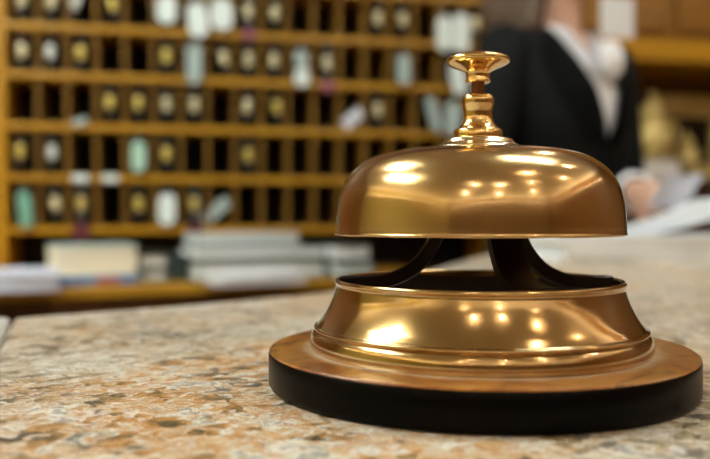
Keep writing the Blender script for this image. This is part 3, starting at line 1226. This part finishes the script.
jv = lambda z: .0015 if z < 1.195 else   .0015 + .078 * min(1, ((z - 1.195) / .22)) ** 1.0
bv = lambda z: .0005 if z < 1.345 else .0005 + .042 * ((z - 1.345) / .09)
shell('blouse', zrange(.96, 1.435, 24), -.004, bv, M_blouse, .002)['label'] = 'white blouse'
jk = shell('jacket', zrange(.86, 1.425, 32), .010, jv, M_jacket, .004)
jk['label'] = 'black jacket'
for sgn in (-1, 1):      # lapels folded back along the opening
    bm = B()
    rows = []
    for i in range(15):
        z = 1.195 + .235 * i / 14
        a, b, c = prof(z)
        a += .017
        b += .017
        tv = asin(min(.9, jv(z) / a))
        wd = (.25 + .30 * sin(pi * min(1, i / 11) * .8)) * (1 if i < 12 else (15 - i) / 4)
        rows.append([bm.verts.new(T(sgn * a * sin(tv + wd * k / 4), c - b * cos(tv + wd * k / 4), z)) for k in range(5)])
    for p, q in zip(rows, rows[1:]):
        for i in range(4):
            bm.faces.new((p[i], p[i + 1], q[i + 1], q[i]))
    bmesh.ops.solidify(bm, geom=bm.faces[:], thickness=.003)
    link('lapel', bm, M_jacket, jk, smooth=60)
    # blouse collar leaf
    bm = B()
    rows = []
    for i in range(9):
        z = 1.345 + .085 * i / 8
        a, b, c = prof(min(z, 1.43))
        a += .012
        b += .012
        tv = asin(min(.9, bv(min(z, 1.432)) / a))
        rows.append([bm.verts.new(T(sgn * a * sin(tv + .34 * k / 3), c - b * cos(tv + .34 * k / 3), z)) for k in range(4)])
    for p, q in zip(rows, rows[1:]):
        for i in range(3):
            bm.faces.new((p[i], p[i + 1], q[i + 1], q[i]))
    bmesh.ops.solidify(bm, geom=bm.faces[:], thickness=.002)
    link('collar', bm, M_blouse, person, smooth=60)

for (S, Ee, Wr, inn_) in ((LS, LE, LW, T(.11, .01, 1.370)), (RS, RE, RWr, T(-.11, .01, 1.370))):
    bm = B()
    capsules(bm, [inn_, S, S.lerp(Ee, .5), Ee, Ee.lerp(Wr, .85)], [.058, .056, .052, .049, .036], 20)
    sl = link('sleeve', bm, M_jacket, jk, smooth=70)
    bm = B()
    tube(bm, [Ee.lerp(Wr, .82), Ee.lerp(Wr, .93)], [.040, .036], 20)
    link('cuff', bm, M_blouse, person, smooth=50)

# big soft bow at the throat
bm = B()
bc = T(.010, -.128, 1.360)
for k in range(9):
    a = 2 * pi * k / 9
    ball(bm, bc + T(.020 * cos(a), 0, 0) + Vector((0, 0, .022 * sin(a))), 1, (.016, .010, .016), rot)
ball(bm, bc + T(0, -.006, 0), 1, (.018, .012, .018), rot)
link('bow', bm, M_blouse, person, smooth=70)['label'] = 'round white ruffled bow at the throat'

# hair: cap and long side falls
bm = B()
ball(bm, HC + T(0, .018, .030), 1, (.086, .096, .100), rot, 32, 20)
for sgn in (-1, 1):
    for k in range(5 if sgn < 0 else 3):
        y0 = (-.030 if sgn < 0 else .030) + k * .026
        pth = spline([HC + T(sgn * .066, y0, .06), HC + T(sgn * (.086), y0 + .004, -.03), HC + T(sgn * (.088 + .004 * k), y0 + .012, -.12), HC + T(sgn * (.100 - .006 * k), y0 + .012, -.205 - .012 * k)], 5)
        rr = [.018 + .008 * sin(pi * min(1, i / len(pth) * 1.1)) for i in range(len(pth))]
        rr[-1] = .006
        tube(bm, pth, rr, 10)
for k in range(5):
    x0 = -.056 + k * .028
    pth = spline([HC + T(x0, .085, .05), HC + T(x0, .108, -.04), HC + T(x0 * 1.1, .104, -.14), HC + T(x0 * 1.2, .112, -.24)], 5)
    rr = [.022] * (len(pth) - 1) + [.006]
    tube(bm, pth, rr, 10)
link('hair', bm, M_hair, person, smooth=70)

# trousers and shoes
bm = B()
loft(bm, [ell(z, .006) for z in (.86, .90, .95, 1.00)])
for sgn in (-1, 1):
    tube(bm, [T(sgn * .078, 0, .92), T(sgn * .086, -.006, .70), T(sgn * .088, -.010, .48), T(sgn * .090, .010, .10)], [.098, .085, .068, .060], 20)
link('trousers', bm, M_jacket, person, smooth=60)
for sgn in (-1, 1):
    bm = B()
    pth = [T(sgn * .088, .075, .034), T(sgn * .090, .03, .042), T(sgn * .095, -.06, .040), T(sgn * .10, -.13, .032), T(sgn * .10, -.165, .026)]
    rings = []
    for p, (w, h) in zip(pth, ((.026, .034), (.038, .042), (.044, .040), (.036, .032), (.016, .022))):
        rings.append([p + T(w * cos(2 * pi * i / 16), 0, 0) + Vector((0, 0, max(-p.z + .001, h * sin(2 * pi * i / 16)))) for i in range(16)])
    loft(bm, rings)
    link('shoe', bm, M_black, person, smooth=50)

# the sheet in the hand
bm = B()
c0 = A(.552, 1.396, 1.097) + base
rows = []
for i in range(7):
    u = -.034 + .066 * i / 6
    rows.append([Vector((u + .022 * v / .03, .008 * sin(i * .5) + v * .3, v)) for v in (-.028, -.010, .010, .030)])
vs = [[bm.verts.new(p) for p in r] for r in rows]
for a, b in zip(vs, vs[1:]):
    for i in range(3):
        bm.faces.new((a[i], b[i], b[i + 1], a[i + 1]))
bmesh.ops.solidify(bm, geom=bm.faces[:], thickness=.0012)
o = link('hand_held_paper', bm, M_lav, None, c0, -YAW, smooth=60)
tag(o, 'small cool white paper held in the person\'s hand over the counter', 'paper')

# ---------------------------------------------------------------- camera, world, view
cd = bpy.data.cameras.new('camera')
cam = bpy.data.objects.new('camera', cd)
COL.objects.link(cam)
cam.location = (0, 0, EYE)
cam.rotation_euler = (radians(90) - math.atan(11.5 / F), 0, -YAW)
cd.sensor_width = 36
cd.lens = 36 * F / 710
cd.clip_start = .01
cd.clip_end = 50
cd.dof.use_dof = True
cd.dof.focus_distance = .232
cd.dof.aperture_fstop = 8.8
scene.camera = cam

w = bpy.data.worlds.new('world')
w.use_nodes = True
w.node_tree.nodes['Background'].inputs[0].default_value = (.25, .2, .15, 1)
w.node_tree.nodes['Background'].inputs[1].default_value = .2
scene.world = w
vs_ = scene.view_settings
vs_.view_transform = 'Standard'
vs_.look = 'None'
vs_.exposure = 0.0
vs_.gamma = 1.0
vs_.use_curve_mapping = False
